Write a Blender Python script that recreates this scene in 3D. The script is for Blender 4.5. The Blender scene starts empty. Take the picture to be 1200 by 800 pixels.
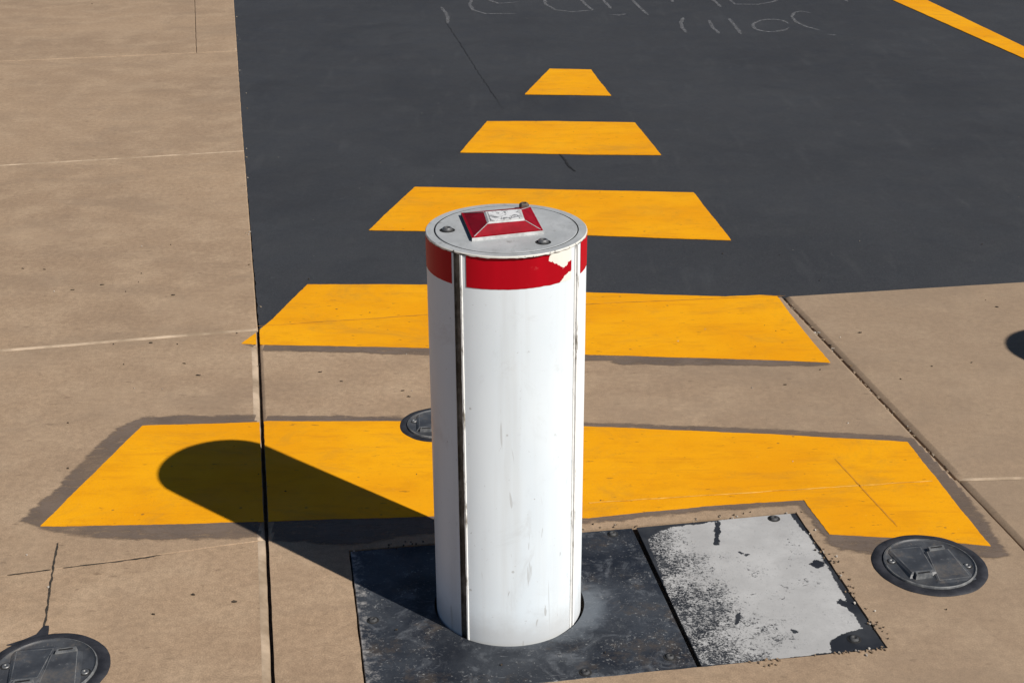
import bpy, bmesh, math, random, json
from mathutils import Vector, Matrix, noise
random.seed(7)
D = json.loads(r'''{"cam": {"f": 1687.536979330111, "H": 1.554, "fw": [0.0, 0.917078, -0.398708], "r": [0.999987, -0.002023, -0.004653], "u": [0.005074, 0.398703, 0.917066]}, "bollard": [-0.0088, 2.3275], "h": 0.7517, "sun": [0.6542, -0.5398, 0.7517], "bollard2": [2.1103, 2.9694], "cov1": [0.8284, 2.4493, 0.1127], "cov3": [-0.1775, 3.0756, 0.0924], "cov2": [-0.8327, 2.1177, 0.1127], "tongue": [[0.0519, 0.2288], [0.428, 0.3104], [0.6002, -0.5006], [0.0527, -0.5955]], "left_edge": [[-2.681, 14.035], [-1.6534, 8.7157], [-1.1063, 5.7926], [-0.9904, 5.1845], [-0.7201, 3.6846]], "J": {"J1": [[-2.5181, 7.0687], [-1.3973, 7.2782]], "J2": [[-1.9346, 5.2678], [-1.0447, 5.4494]], "J3": [[-1.3784, 3.5516], [-0.7187, 3.6907]], "J4": [[-1.0008, 2.428], [-0.52, 2.555]], "V1": [[-1.8895, 8.7223], [-1.5847, 7.2424]], "V2": [[-0.9344, 2.549], [-0.8771, 2.2498]], "M": [[-0.703, 3.6662], [-0.4221, 2.0783]], "RJ": [[0.7945, 3.8611], [1.035, 2.5103]], "AE": [[-0.7106, 3.6845], [0.2212, 3.836], [0.7954, 3.8944], [1.5258, 4.0012]], "H": [[-0.4996, 2.5482], [0.1633, 2.6985], [0.9887, 2.7954]], "HR": [[0.9981, 2.7953], [1.1323, 2.8017]], "V3": [[0.7318, 2.8937], [0.8009, 2.593]]}, "bars": {"B1": [[0.1863, 6.8398], [0.3832, 6.8173], [0.4455, 6.3037], [0.2338, 6.3238], [0.0627, 6.3353]], "B2": [[-0.0986, 5.8747], [0.1825, 5.8692], [0.5146, 5.8421], [0.5777, 5.3607], [0.2994, 5.3716], [0.0762, 5.3933], [-0.198, 5.4101]], "B3": [[-0.3468, 4.9671], [0.155, 4.9282], [0.6463, 4.885], [0.7075, 4.3782], [0.2517, 4.435], [-0.2786, 4.4854], [-0.4704, 4.4969]], "B4": [[-0.6098, 4.0066], [-0.2531, 3.9981], [0.2134, 3.9295], [0.6209, 3.8901], [0.7221, 3.9022], [0.7706, 3.8948], [0.7988, 3.6467], [0.8307, 3.4241], [0.5825, 3.4489], [0.2031, 3.4812], [-0.2287, 3.5314], [-0.6675, 3.5598], [-0.7308, 3.5664], [-0.6987, 3.6541], [-0.6715, 3.7394]], "B5": [[-0.8845, 3.079], [-0.737, 3.0864], [-0.6094, 3.094], [-0.5896, 3.0984], [-0.2673, 3.0947], [-0.001, 3.0781], [0.1818, 3.0626], [0.6011, 3.018], [0.9175, 2.9755], [0.9452, 2.7275], [0.9714, 2.5175], [0.9206, 2.5279], [0.8381, 2.5452], [0.6535, 2.5672], [0.6407, 2.6363], [0.6272, 2.7085], [0.4183, 2.685], [0.1602, 2.6376], [-0.0019, 2.6427], [-0.1698, 2.6479], [-0.5229, 2.6303], [-0.7538, 2.6186], [-0.9906, 2.614]], "LINE": [[2.2549, 8.6063], [2.5129, 7.0098], [2.8261, 5.0961], [3.0045, 5.4595], [2.603, 7.2845], [2.4552, 8.6007], [2.3481, 9.3229], [2.1322, 9.3294]]}, "stain": {"S5": [[-1.0419, 2.6354], [-1.0253, 2.7179], [-1.0084, 2.7549], [-0.996, 2.8436], [-0.971, 2.9663], [-0.9523, 3.0485], [-0.9248, 3.1021], [-0.8942, 3.1294], [-0.7468, 3.137], [-0.616, 3.1355], [-0.373, 3.1281], [-0.0009, 3.11], [0.1832, 3.0897], [0.6062, 3.0489], [0.9351, 3.0056], [0.9729, 2.9242], [0.9913, 2.7085], [1.0005, 2.4783], [0.9624, 2.466], [0.8587, 2.4925], [0.7541, 2.4871], [0.6624, 2.5009], [0.644, 2.5206], [0.6103, 2.6867], [0.4151, 2.6599], [0.1589, 2.6131], [-0.0019, 2.6182], [-0.1665, 2.5785], [-0.3331, 2.53], [-0.5107, 2.5516], [-0.5299, 2.5618], [-0.7392, 2.5538], [-0.8641, 2.5617], [-0.9602, 2.5897]], "S4": [[-0.7308, 3.5664], [-0.2308, 3.5716], [0.2051, 3.5203], [0.5881, 3.4875], [0.824, 3.4459], [0.8319, 3.408], [0.7745, 3.398], [0.5763, 3.4057], [0.2886, 3.4146], [0.2567, 3.4366], [0.2009, 3.4373], [-0.2261, 3.481], [-0.4086, 3.4999], [-0.6604, 3.5143]]}, "plateB": [[-0.3315, 2.5136], [0.249, 2.6001], [0.3287, 2.1177], [0.0568, 2.078], [-0.2532, 2.0315]], "plateW": [[0.2563, 2.6018], [0.5996, 2.658], [0.6772, 2.1749], [0.3342, 2.1189]], "whitepaint": [[0.2785, 2.5506], [0.3027, 2.5842], [0.3367, 2.6044], [0.3821, 2.6109], [0.4663, 2.638], [0.5863, 2.6546], [0.6116, 2.5508], [0.6241, 2.4565], [0.6337, 2.3646], [0.6389, 2.3351], [0.6274, 2.3121], [0.6407, 2.2836], [0.6461, 2.2365], [0.6027, 2.2179], [0.5768, 2.1915], [0.574, 2.1627], [0.5193, 2.1503], [0.3363, 2.1239], [0.3042, 2.2951]], "wblack": {"a": [[0.5884, 2.4568], [0.6034, 2.4725], [0.6192, 2.466], [0.6188, 2.4471], [0.6024, 2.441]], "b": [[0.4249, 2.6244], [0.4374, 2.6243], [0.4194, 2.5294], [0.409, 2.5295]], "c": [[0.6307, 2.4723], [0.641, 2.4722], [0.6415, 2.45], [0.6262, 2.4502]], "d": [[0.4578, 2.5061], [0.477, 2.4962], [0.4721, 2.4866], [0.4564, 2.4964]], "e": [[0.4182, 2.28], [0.4295, 2.2911], [0.4206, 2.2521], [0.4126, 2.2522]], "f": [[0.5134, 2.2376], [0.5272, 2.2267], [0.5168, 2.2213]], "g": [[0.6242, 2.3353], [0.6423, 2.3206], [0.6315, 2.3007], [0.6163, 2.3209]]}, "pbolts": {"W": [[0.5502, 2.6337], [0.6242, 2.2017]], "B": [[-0.2635, 2.2692], [0.2812, 2.1498], [0.127, 2.1057], [0.2064, 2.5749]]}, "chalk": [[[-0.4023, 8.4438], [-0.3675, 8.2729], [-0.3506, 8.1088], [-0.3445, 7.9508]], [[0.0562, 8.5956], [-0.0702, 8.5515], [-0.1829, 8.7727], [-0.2296, 8.6758], [-0.2386, 8.5091], [-0.2133, 8.3473], [-0.1415, 8.2337], [0.0368, 8.2289]], [[0.1996, 8.7619], [0.2072, 8.5203], [0.2602, 8.3345], [0.3533, 8.2759], [0.4826, 8.3285]], [[0.406, 8.756], [0.4386, 8.5139], [0.472, 8.3288]], [[0.5391, 8.7523], [0.5801, 8.3598]], [[0.5588, 8.1931], [0.6094, 8.1699], [0.6542, 8.2125]], [[0.7144, 8.7226], [0.7459, 8.4355], [0.7756, 8.1655]], [[0.9568, 8.6913], [0.9575, 8.5706]], [[1.1917, 8.7338], [1.2196, 8.3996]], [[1.291, 8.731], [1.3116, 8.4899], [1.4387, 8.4747], [1.5511, 8.566], [1.6327, 8.7214]], [[1.9626, 8.712], [1.9838, 8.554]], [[0.9657, 8.0956], [0.9372, 7.9487], [0.9273, 7.7863], [0.9378, 7.6679]], [[1.0962, 8.0178], [1.0941, 7.8121], [1.1056, 7.6444]], [[1.2158, 8.0676], [1.2179, 7.8391], [1.2233, 7.6318]], [[1.5035, 7.8014], [1.4759, 7.7456], [1.4404, 7.7057], [1.4018, 7.6869], [1.3654, 7.6915], [1.3362, 7.719], [1.318, 7.7659], [1.3137, 7.8259], [1.3242, 7.8909], [1.3481, 7.9515], [1.3824, 7.9988], [1.422, 8.0255], [1.4609, 8.0274], [1.4934, 8.0041], [1.5146, 7.9594], [1.5216, 7.9001]], [[1.6996, 8.2066], [1.6579, 8.2631], [1.608, 8.2201], [1.5719, 8.1011], [1.5696, 7.9531], [1.5971, 7.8294], [1.6551, 7.7183]], [[1.6729, 7.611], [1.7175, 7.5907]]], "acracks": [[[0.185, 5.3913], [0.208, 5.2979], [0.2207, 5.2074], [0.2407, 5.152]], [[-0.3724, 8.1011], [-0.2561, 7.4156], [-0.1558, 6.7934], [-0.0316, 6.0791]]], "ccracks": [[[-0.8955, 2.455], [-0.8228, 2.4701], [-0.7581, 2.4854], [-0.71, 2.501]], [[-0.9344, 2.549], [-0.9149, 2.4458], [-0.8924, 2.3344], [-0.8715, 2.2415]], [[-1.0008, 2.428], [-0.9192, 2.449]]], "twigs": [[-1.5024, 4.1529], [-1.4343, 4.1445], [-1.2218, 4.0116], [-0.992, 3.9257], [-0.9772, 3.5753], [-0.859, 3.4395], [-2.4698, 8.5995], [-0.4965, 3.3816], [-0.2576, 3.2315], [-0.2748, 3.2663], [1.3823, 3.8009], [-0.1296, 3.2795], [-0.5336, 2.3312], [0.6891, 3.29], [0.9527, 3.6208], [-0.4352, 3.3237], [-0.8084, 3.3644], [-0.6185, 2.3553], [-0.6794, 2.2897], [-1.2997, 3.9709]], "pyr_base": [[-0.0657, 2.26], [0.0541, 2.2969], [0.0343, 2.4254], [-0.0883, 2.3941]], "pyr_top": [[-0.0375, 2.287], [0.0197, 2.3017], [0.0143, 2.3542], [-0.044, 2.3412]], "capbolts": [[-0.1091, 2.3192], [0.0525, 2.2561], [0.0223, 2.4256]]}''')      # measured ground coordinates in metres
C = bpy.context.scene.collection
R = 0.1375; HB = D['h']; BX, BY = D['bollard']

# ------------------------------------------------------------------ node helper
class Mat:
    def __init__(s, name):
        s.m = bpy.data.materials.new(name); s.m.use_nodes = True
        s.t = s.m.node_tree; s.b = s.t.nodes['Principled BSDF']; s.out = s.t.nodes['Material Output']
    def n(s, typ, **kw):
        nd = s.t.nodes.new(typ)
        for k, v in kw.items(): setattr(nd, k, v)
        return nd
    def link(s, a, b): s.t.links.new(a, b)
    def put(s, sock, v):
        if hasattr(v, 'is_output') or isinstance(v, bpy.types.NodeSocket): s.link(v, sock)
        else: sock.default_value = v
    def pos(s, scale=(1, 1, 1), rot=(0, 0, 0), obj=False):
        if obj: o = s.n('ShaderNodeTexCoord').outputs['Object']
        else: o = s.n('ShaderNodeNewGeometry').outputs['Position']
        mp = s.n('ShaderNodeMapping'); s.link(o, mp.inputs['Vector'])
        mp.inputs['Scale'].default_value = scale; mp.inputs['Rotation'].default_value = rot
        return mp.outputs['Vector']
    def noise(s, scale, detail=4, rough=.55, vec=None, dist=0):
        nd = s.n('ShaderNodeTexNoise'); s.link(vec or s.pos(), nd.inputs['Vector'])
        nd.inputs['Scale'].default_value = scale; nd.inputs['Detail'].default_value = detail
        nd.inputs['Roughness'].default_value = rough; nd.inputs['Distortion'].default_value = dist
        return nd.outputs['Fac']
    def voro(s, scale, vec=None, feature='F1'):
        nd = s.n('ShaderNodeTexVoronoi', feature=feature); s.link(vec or s.pos(), nd.inputs['Vector'])
        nd.inputs['Scale'].default_value = scale
        return nd.outputs['Distance']
    def ramp(s, fac, a, b, va=0., vb=1.):
        nd = s.n('ShaderNodeMapRange'); nd.interpolation_type = 'SMOOTHSTEP'
        s.put(nd.inputs['Value'], fac)
        nd.inputs['From Min'].default_value = a; nd.inputs['From Max'].default_value = b
        nd.inputs['To Min'].default_value = va; nd.inputs['To Max'].default_value = vb
        return nd.outputs['Result']
    def math(s, op, a, b=0.):
        nd = s.n('ShaderNodeMath', operation=op); s.put(nd.inputs[0], a); s.put(nd.inputs[1], b)
        return nd.outputs[0]
    def mix(s, fac, a, b, blend='MIX'):
        nd = s.n('ShaderNodeMix', data_type='RGBA', blend_type=blend)
        s.put(nd.inputs['Factor'], fac)
        for k, v in ((6, a), (7, b)):
            if isinstance(v, (tuple, list)): v = (*v[:3], 1)
            s.put(nd.inputs[k], v)
        return nd.outputs[2]
    def attr(s, name):
        return s.n('ShaderNodeAttribute', attribute_name=name).outputs['Fac']
    def bump(s, h, strength=.3, dist=.002, prev=None):
        nd = s.n('ShaderNodeBump'); s.link(h, nd.inputs['Height'])
        nd.inputs['Strength'].default_value = strength; nd.inputs['Distance'].default_value = dist
        if prev is not None: s.link(prev, nd.inputs['Normal'])
        return nd.outputs['Normal']
    def done(s, color, rough=.8, normal=None, metal=0., spec=.5, alpha=None, **kw):
        if isinstance(color, (tuple, list)): color = (*color[:3], 1)
        s.put(s.b.inputs['Base Color'], color); s.put(s.b.inputs['Roughness'], rough)
        s.put(s.b.inputs['Metallic'], metal); s.b.inputs['Specular IOR Level'].default_value = spec
        if normal is not None: s.link(normal, s.b.inputs['Normal'])
        if alpha is not None: s.put(s.b.inputs['Alpha'], alpha)
        for k, v in kw.items(): s.put(s.b.inputs[k.replace('_', ' ')], v)
        return s.m

# ------------------------------------------------------------------ materials
def concrete_colour(M, base, dark, light):
    big = M.noise(1.1, 5, .6); mid = M.noise(6.5, 5, .62); fine = M.noise(60, 5, .7)
    c = M.mix(M.ramp(big, .3, .72), dark, base)
    c = M.mix(M.math('MULTIPLY', M.ramp(mid, .40, .72), .75), c, light)
    # brushed finish and tyre smears run across the drive
    st = M.noise(1.0, 6, .62, M.pos((4, 7, 1), (0, 0, math.radians(8))), 1.2)
    c = M.mix(M.math('MULTIPLY', M.ramp(st, .54, .78), .12), c, (dark[0]*.62, dark[1]*.63, dark[2]*.66))
    lt = M.noise(3.0, 4, .6, M.pos((3, 12, 1), (0, 0, .3)))
    c = M.mix(M.math('MULTIPLY', M.ramp(lt, .58, .8), .18), c, (light[0]*1.12, light[1]*1.12, light[2]*1.15))
    sp = M.noise(2.0, 3, .5, M.pos((14, 30, 1), (0, 0, -.1)))
    c = M.mix(M.math('MULTIPLY', M.ramp(sp, .655, .74), .5), c, (dark[0]*.45, dark[1]*.43, dark[2]*.42))
    # round old gum and oil spots
    v = M.voro(3.1); ed = M.math('ADD', v, M.math('MULTIPLY', M.math('SUBTRACT', M.noise(24, 5, .7), .5), .16))
    c = M.mix(M.math('MULTIPLY', M.ramp(ed, .11, .03), .32), c, (dark[0]*.5, dark[1]*.48, dark[2]*.46))
    v2 = M.math('ADD', M.voro(11.0, M.pos((.7, 1.5, 1), (0, 0, -.15))), M.math('MULTIPLY', M.math('SUBTRACT', M.noise(70, 4, .7), .5), .10))
    c = M.mix(M.math('MULTIPLY', M.ramp(v2, .085, .02), .42), c, (dark[0]*.35, dark[1]*.33, dark[2]*.32))
    pit = M.ramp(M.voro(120), .13, .07); pm = M.ramp(M.noise(5, 4, .6), .42, .62)
    c = M.mix(M.math('MULTIPLY', M.math('MULTIPLY', pit, pm), .5), c, (dark[0]*.4, dark[1]*.38, dark[2]*.36))
    pit2 = M.ramp(M.voro(95), .12, .06); pm2 = M.ramp(M.noise(4, 4, .6, M.pos((1, 1, 1), (0, 0, 1.2))), .5, .66)
    c = M.mix(M.math('MULTIPLY', M.math('MULTIPLY', pit2, pm2), .6), c, (.6, .5, .4))
    v3 = M.voro(37.0, M.pos((1, 1.6, 1)))
    c = M.mix(M.math('MULTIPLY', M.ramp(v3, .1, .05), .4), c, (light[0]*1.25, light[1]*1.25, light[2]*1.3))
    gr = M.math('MULTIPLY', M.ramp(fine, .3, .7, .86, 1.12), M.ramp(M.noise(330, 3, .7), .3, .7, .80, 1.18))
    rgb = M.n('ShaderNodeCombineColor')
    for i in range(3): M.link(gr, rgb.inputs[i])
    return M.mix(1., c, rgb.outputs[0], 'MULTIPLY')
def mat_concrete():
    M = Mat('tan broomed concrete')
    rnd = M.n('ShaderNodeNewGeometry').outputs['Random Per Island']
    base = (.405, .283, .182); dark = (.325, .226, .147); light = (.45, .325, .215)
    c = concrete_colour(M, base, dark, light)
    blot = M.noise(2.6, 6, .68, M.pos((1, 1.5, 1), (0, 0, .2)), .9)
    c = M.mix(M.math('MULTIPLY', M.ramp(blot, .46, .70), .40), c, (.255, .185, .128))
    pale = M.noise(1.7, 6, .65, M.pos((1, 1.5, 1)), .4)
    c = M.mix(M.math('MULTIPLY', M.ramp(pale, .52, .72), .4), c, (.45, .325, .215))
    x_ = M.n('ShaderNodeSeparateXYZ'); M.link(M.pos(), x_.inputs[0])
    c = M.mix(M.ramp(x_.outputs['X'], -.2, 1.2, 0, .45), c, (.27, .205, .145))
    c = M.mix(M.ramp(rnd, 0, 1, .0, .15), c, (.28, .21, .15))
    h = M.noise(300, 4, .75)
    n = M.bump(M.noise(4, 3), .15, .006); n = M.bump(h, .16, .0008, n)
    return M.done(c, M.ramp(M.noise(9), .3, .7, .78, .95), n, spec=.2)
def mat_asphalt():
    M = Mat('sealed asphalt')
    base = (.042, .0447, .050); dark = (.031, .033, .038)
    c = M.mix(M.ramp(M.noise(.9, 5, .6), .3, .7), dark, base)
    c = M.mix(M.math('MULTIPLY', M.ramp(M.noise(5, 6, .65), .5, .8), .5), c, (.058, .061, .066))
    c = M.mix(M.math('MULTIPLY', M.ramp(M.noise(240, 3, .75), .45, .7), .5), c, (.078, .080, .084))
    c = M.mix(M.math('MULTIPLY', M.ramp(M.noise(300, 2, .7), .5, .35), .5), c, (.018, .019, .022))
    st = M.noise(1, 5, .6, M.pos((14, 2.2, 1), (0, 0, .1)))
    c = M.mix(M.math('MULTIPLY', M.ramp(st, .55, .8), .4), c, (.07, .072, .075))
    oil = M.noise(1.6, 6, .65, M.pos((1, .8, 1)), .7)
    c = M.mix(M.math('MULTIPLY', M.ramp(oil, .52, .68), .5), c, (.026, .028, .033))
    scf = M.noise(24, 6, .8, M.pos((1, .7, 1)), 1.)
    c = M.mix(M.math('MULTIPLY', M.ramp(scf, .63, .72), .35), c, (.12, .12, .12))
    c = M.mix(M.math('MULTIPLY', M.ramp(M.noise(420, 3, .7), .55, .75), .4), c, (.10, .10, .105))
    c = M.mix(M.ramp(M.voro(9), .022, .014), c, (.3, .28, .25))
    c = M.mix(M.math('MULTIPLY', M.ramp(M.voro(23), .03, .02), .7), c, (.17, .165, .16))
    n = M.bump(M.noise(18, 4), .2, .004); n = M.bump(M.noise(330, 4, .7), .45, .0022, n)
    return M.done(c, M.ramp(M.noise(7), .3, .7, .72, .9), n, spec=.3)
def mat_yellow():
    M = Mat('yellow traffic paint')
    c = M.mix(M.ramp(M.noise(2.3, 5, .6), .3, .7), (.80, .325, .004), (.88, .40, .006))
    st = M.noise(1.0, 6, .65, M.pos((5, 34, 1), (0, 0, math.radians(3))))
    c = M.mix(M.math('MULTIPLY', M.ramp(st, .52, .75), .55), c, (.60, .235, .012))
    c = M.mix(M.math('MULTIPLY', M.ramp(M.noise(7, 6, .7, M.pos((1, 2.2, 1))), .48, .70), .55), c, (.68, .275, .006))
    sp = M.noise(2.0, 3, .5, M.pos((16, 40, 1), (0, 0, .1)))
    c = M.mix(M.math('MULTIPLY', M.ramp(sp, .67, .72), .55), c, (.24, .11, .02))
    c = M.mix(M.math('MULTIPLY', M.ramp(M.voro(13), .06, .035), .65), c, (.22, .11, .03))
    c = M.mix(M.math('MULTIPLY', M.ramp(M.voro(19, M.pos((1, 1.7, 1), (0, 0, .6))), .05, .03), .7), c, (.87, .45, .05))
    chip = M.ramp(M.noise(75, 6, .75), .735, .765)
    c = M.mix(M.math('MULTIPLY', chip, .7), c, (.24, .17, .11))
    gr = M.noise(3.2, 7, .75, M.pos((1, 1.6, 1)), .8)
    c = M.mix(M.math('MULTIPLY', M.ramp(gr, .50, .72), .5), c, (.47, .235, .03))
    c = M.mix(M.math('MULTIPLY', M.ramp(M.noise(38, 6, .8), .58, .70), .45), c, (.55, .235, .015))
    c = M.mix(M.math('MULTIPLY', M.ramp(M.noise(190, 4, .7), .5, .75), .3), c, (.66, .27, .01))
    n = M.bump(M.noise(1, 5, .6, M.pos((10, 60, 10))), .3, .0016); n = M.bump(M.noise(240, 4, .7), .4, .0014, n)
    return M.done(c, M.ramp(M.noise(8), .3, .7, .55, .75), n, spec=.1)
def mat_stain(name, a=(.19, .142, .110), b=(.145, .110, .088), amax=.93):
    M = Mat(name)
    c = M.mix(M.ramp(M.noise(8, 5, .6), .35, .7), a, b)
    c = M.mix(M.math('MULTIPLY', M.ramp(M.noise(130, 4, .7), .55, .75), .4), c, (.26, .2, .15))
    sd = M.attr('sd')
    al = M.math('ADD', sd, M.math('MULTIPLY', M.math('SUBTRACT', M.noise(26, 6, .7, M.pos((.6, 1.6, 1))), .5), .042))
    al = M.ramp(al, -.002, .011, 0, amax)
    wear = M.math('MULTIPLY', M.ramp(M.noise(45, 6, .78, M.pos((.5, 1.4, 1))), .34, .52, .40, 1), M.ramp(M.noise(5, 4, .6), .30, .55, .55, 1))
    n = M.bump(M.noise(240, 4, .7), .3, .0014)
    return M.done(c, .8, n, spec=.25, alpha=M.math('MULTIPLY', al, wear))
def mat_steel_black():
    M = Mat('black coated steel plate')
    c = M.mix(M.ramp(M.noise(5, 6, .65), .35, .7), (.012, .015, .022), (.050, .057, .068))
    c = M.mix(M.math('MULTIPLY', M.ramp(M.noise(13, 7, .75, dist=1.2), .50, .68), .6), c, (.13, .14, .155))
    c = M.mix(M.math('MULTIPLY', M.ramp(M.noise(9, 6, .75), .52, .68), .5), c, (.10, .075, .052))
    fl = M.ramp(M.math('ADD', M.math('MULTIPLY', M.noise(150, 5, .8), .7), M.math('MULTIPLY', M.noise(28, 5, .7, dist=1.), .3)), .565, .61)
    dens = M.ramp(M.noise(9, 6, .7), .36, .60)
    c = M.mix(M.math('MULTIPLY', M.math('MULTIPLY', fl, dens), .6), c, (.40, .40, .39))
    sc = M.ramp(M.noise(30, 3, .5, M.pos((1, 5, 1), (0, 0, .8)), 3.0), .68, .72)
    c = M.mix(M.math('MULTIPLY', sc, .5), c, (.3, .31, .32))
    # chalky scuffs along the left edge and white overspray around the post
    e = M.math('ADD', M.attr('edge'), M.math('MULTIPLY', M.math('SUBTRACT', M.noise(60, 5, .75), .5), .16))
    c = M.mix(M.math('MULTIPLY', M.ramp(e, .022, -.02), .75), c, (.40, .38, .36))
    hz = M.math('ADD', M.attr('hole'), M.math('MULTIPLY', M.math('SUBTRACT', M.noise(9, 3), .5), .09))
    c = M.mix(M.math('MULTIPLY', M.ramp(M.math('ADD', M.math('ADD', hz, .008), M.math('MULTIPLY', M.math('SUBTRACT', M.noise(45, 6, .8), .5), .06)), .034, -.02), .33), c, (.34, .38, .42))
    n = M.bump(M.noise(90, 5, .7), .35, .0012)
    return M.done(c, M.ramp(M.noise(12, 5, .7), .3, .7, .42, .75), n, spec=.4)
def mat_steel_white():
    M = Mat('worn white painted steel plate')
    blk = M.mix(M.ramp(M.noise(9, 5, .6), .35, .7), (.018, .02, .025), (.05, .053, .058))
    w = M.mix(M.ramp(M.noise(7, 5, .6), .35, .7), (.385, .38, .372), (.485, .48, .47))
    w = M.mix(M.math('MULTIPLY', M.ramp(M.noise(16, 7, .75, dist=.8), .48, .7), .55), w, (.36, .355, .35))
    w = M.mix(M.math('MULTIPLY', M.ramp(M.noise(170, 5, .8), .55, .68), .5), w, (.25, .25, .25))
    sd = M.math('ADD', M.attr('sd'), M.math('MULTIPLY', M.math('SUBTRACT', M.noise(42, 6, .75), .5), .022))
    paint = M.ramp(sd, -.0006, .0006)
    g = M.attr('wear')                                   # wear grows towards the seam
    n1 = M.math('ADD', M.math('MULTIPLY', M.noise(190, 6, .8), .6), M.math('MULTIPLY', M.noise(55, 6, .75, dist=.5), .4))
    n0 = M.math('ADD', M.math('MULTIPLY', n1, .75), M.math('MULTIPLY', M.noise(9, 4, .6), .4))
    thr = M.math('ADD', n0, M.math('MULTIPLY', g, .205))
    worn = M.ramp(thr, .705, .74)
    left = M.math('ADD', M.math('MULTIPLY', M.noise(230, 5, .8), .65), M.math('MULTIPLY', M.noise(36, 5, .7), .35))
    worn = M.math('MULTIPLY', worn, M.math('SUBTRACT', 1., M.math('MULTIPLY', M.ramp(left, .50, .545), .8)))
    paint = M.math('MULTIPLY', paint, M.math('SUBTRACT', 1., worn))
    sm_ = M.math('ADD', M.math('MULTIPLY', M.noise(130, 6, .8), .6), M.math('MULTIPLY', M.noise(22, 5, .7), .4))
    small = M.ramp(sm_, .575, .60)
    small = M.math('MULTIPLY', small, M.ramp(M.noise(5), .40, .58))
    paint = M.math('MULTIPLY', paint, M.math('SUBTRACT', 1., M.math('MULTIPLY', small, .9)))
    c = M.mix(paint, blk, w)
    n = M.bump(paint, .6, .0007); n = M.bump(M.noise(110, 5, .7), .25, .001, n)
    return M.done(c, M.ramp(paint, 0, 1, .5, .7), n, spec=.35)
def body_white(M, c=(.735, .785, .815)):
    o = M.pos(obj=True)
    z = M.n('ShaderNodeSeparateXYZ'); M.link(o, z.inputs[0]); z = z.outputs['Z']
    col = M.mix(M.ramp(M.noise(5, 4, .6, M.pos((1, 1, .35), obj=True)), .35, .75), c, (c[0]*.90, c[1]*.92, c[2]*.94))
    sp = M.ramp(M.noise(34, 4, .65, M.pos((1, 1, .7), obj=True)), .70, .74)
    col = M.mix(M.math('MULTIPLY', sp, .35), col, (.45, .45, .44))
    sp2 = M.ramp(M.voro(16, M.pos(obj=True)), .05, .035)
    col = M.mix(M.math('MULTIPLY', sp2, .5), col, (.33, .32, .3))
    sc = M.ramp(M.noise(40, 2, .4, M.pos((1, 1, .22), obj=True), 2.5), .72, .745)
    low = M.ramp(z, .42, .10)
    col = M.mix(M.math('MULTIPLY', M.math('MULTIPLY', sc, low), .75), col, (.42, .43, .43))
    gr = M.math('ADD', z, M.math('MULTIPLY', M.math('SUBTRACT', M.noise(20, 5, .7, o), .5), .06))
    col = M.mix(M.math('MULTIPLY', M.ramp(gr, .075, .005), .55), col, (.42, .41, .40))
    dr = M.noise(1., 6, .65, M.pos((26, 26, 1.1), obj=True))
    col = M.mix(M.math('MULTIPLY', M.ramp(dr, .48, .72), .20), col, (.50, .50, .48))
    bl = M.noise(11, 6, .75, M.pos((1, 1, .6), obj=True), .8)
    col = M.mix(M.math('MULTIPLY', M.ramp(bl, .54, .70), .26), col, (.48, .49, .49))
    fs = M.ramp(M.noise(120, 5, .8, M.pos((1, 1, .8), obj=True)), .655, .69)
    col = M.mix(M.math('MULTIPLY', fs, .6), col, (.33, .32, .30))
    lg = M.ramp(M.noise(22, 3, .45, M.pos((1, 1, .12), obj=True), 1.5), .715, .735)
    col = M.mix(M.math('MULTIPLY', lg, .45), col, (.40, .40, .39))
    n = M.bump(M.noise(8, 3, .5, M.pos((1, 1, .3), obj=True)), .22, .004)
    n = M.bump(M.noise(150, 3, .6, o), .06, .0008, n)
    return col, n
def mat_post():
    M = Mat('white reflective sheeting'); c, n = body_white(M)
    return M.done(c, .42, n, spec=.35, Diffuse_Roughness=1.)
def mat_band():
    M = Mat('red reflective band'); w, n = body_white(M, (.78, .77, .70))
    red = M.mix(M.ramp(M.noise(9, 4, .6, M.pos((1, 1, .1), obj=True)), .35, .7), (.47, .0012, .011), (.37, .001, .008))
    red = M.mix(M.math('MULTIPLY', M.ramp(M.noise(50, 5, .7, M.pos(obj=True)), .62, .78), .4), red, (.62, .12, .12))
    chip = M.math('ADD', M.attr('chip'), M.math('MULTIPLY', M.math('SUBTRACT', M.noise(130, 5, .7, M.pos(obj=True)), .5), .010))
    c = M.mix(M.ramp(chip, -.0003, .0003), red, w)
    return M.done(c, M.ramp(chip, -.0003, .0003, .45, .6), n, spec=.15, Diffuse_Roughness=.5)
def mat_groove():
    M = Mat('dirty seam channel')
    c = M.mix(M.ramp(M.noise(24, 5, .7, M.pos((1, 1, .5), obj=True)), .4, .68), (.085, .075, .058), (.30, .29, .26))
    c = M.mix(M.ramp(M.noise(60, 4, .7, M.pos((1, 1, .3), obj=True)), .66, .73), c, (.4, .38, .34))
    return M.done(c, .75)
def mat_lip():
    M = Mat('seam edge white')
    c = M.mix(M.ramp(M.noise(60, 5, .7, M.pos((1, 1, .25), obj=True)), .52, .64), (.80, .80, .78), (.24, .22, .18))
    return M.done(c, .5, Diffuse_Roughness=1.)
def mat_cap():
    M = Mat('worn white painted cap')
    o = M.pos(obj=True)
    c = M.mix(M.ramp(M.noise(14, 6, .7, o), .35, .7), (.36, .375, .38), (.46, .475, .48))
    c = M.mix(M.math('MULTIPLY', M.ramp(M.noise(45, 7, .78, M.pos((1, .4, 1), (0, 0, .4), obj=True)), .50, .66), .6), c, (.30, .31, .31))
    c = M.mix(M.math('MULTIPLY', M.ramp(M.noise(26, 6, .75, o), .60, .68), .6), c, (.18, .17, .16))
    n = M.bump(M.noise(120, 5, .7, o), .3, .0008)
    return M.done(c, .55, n, spec=.4)
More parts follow.
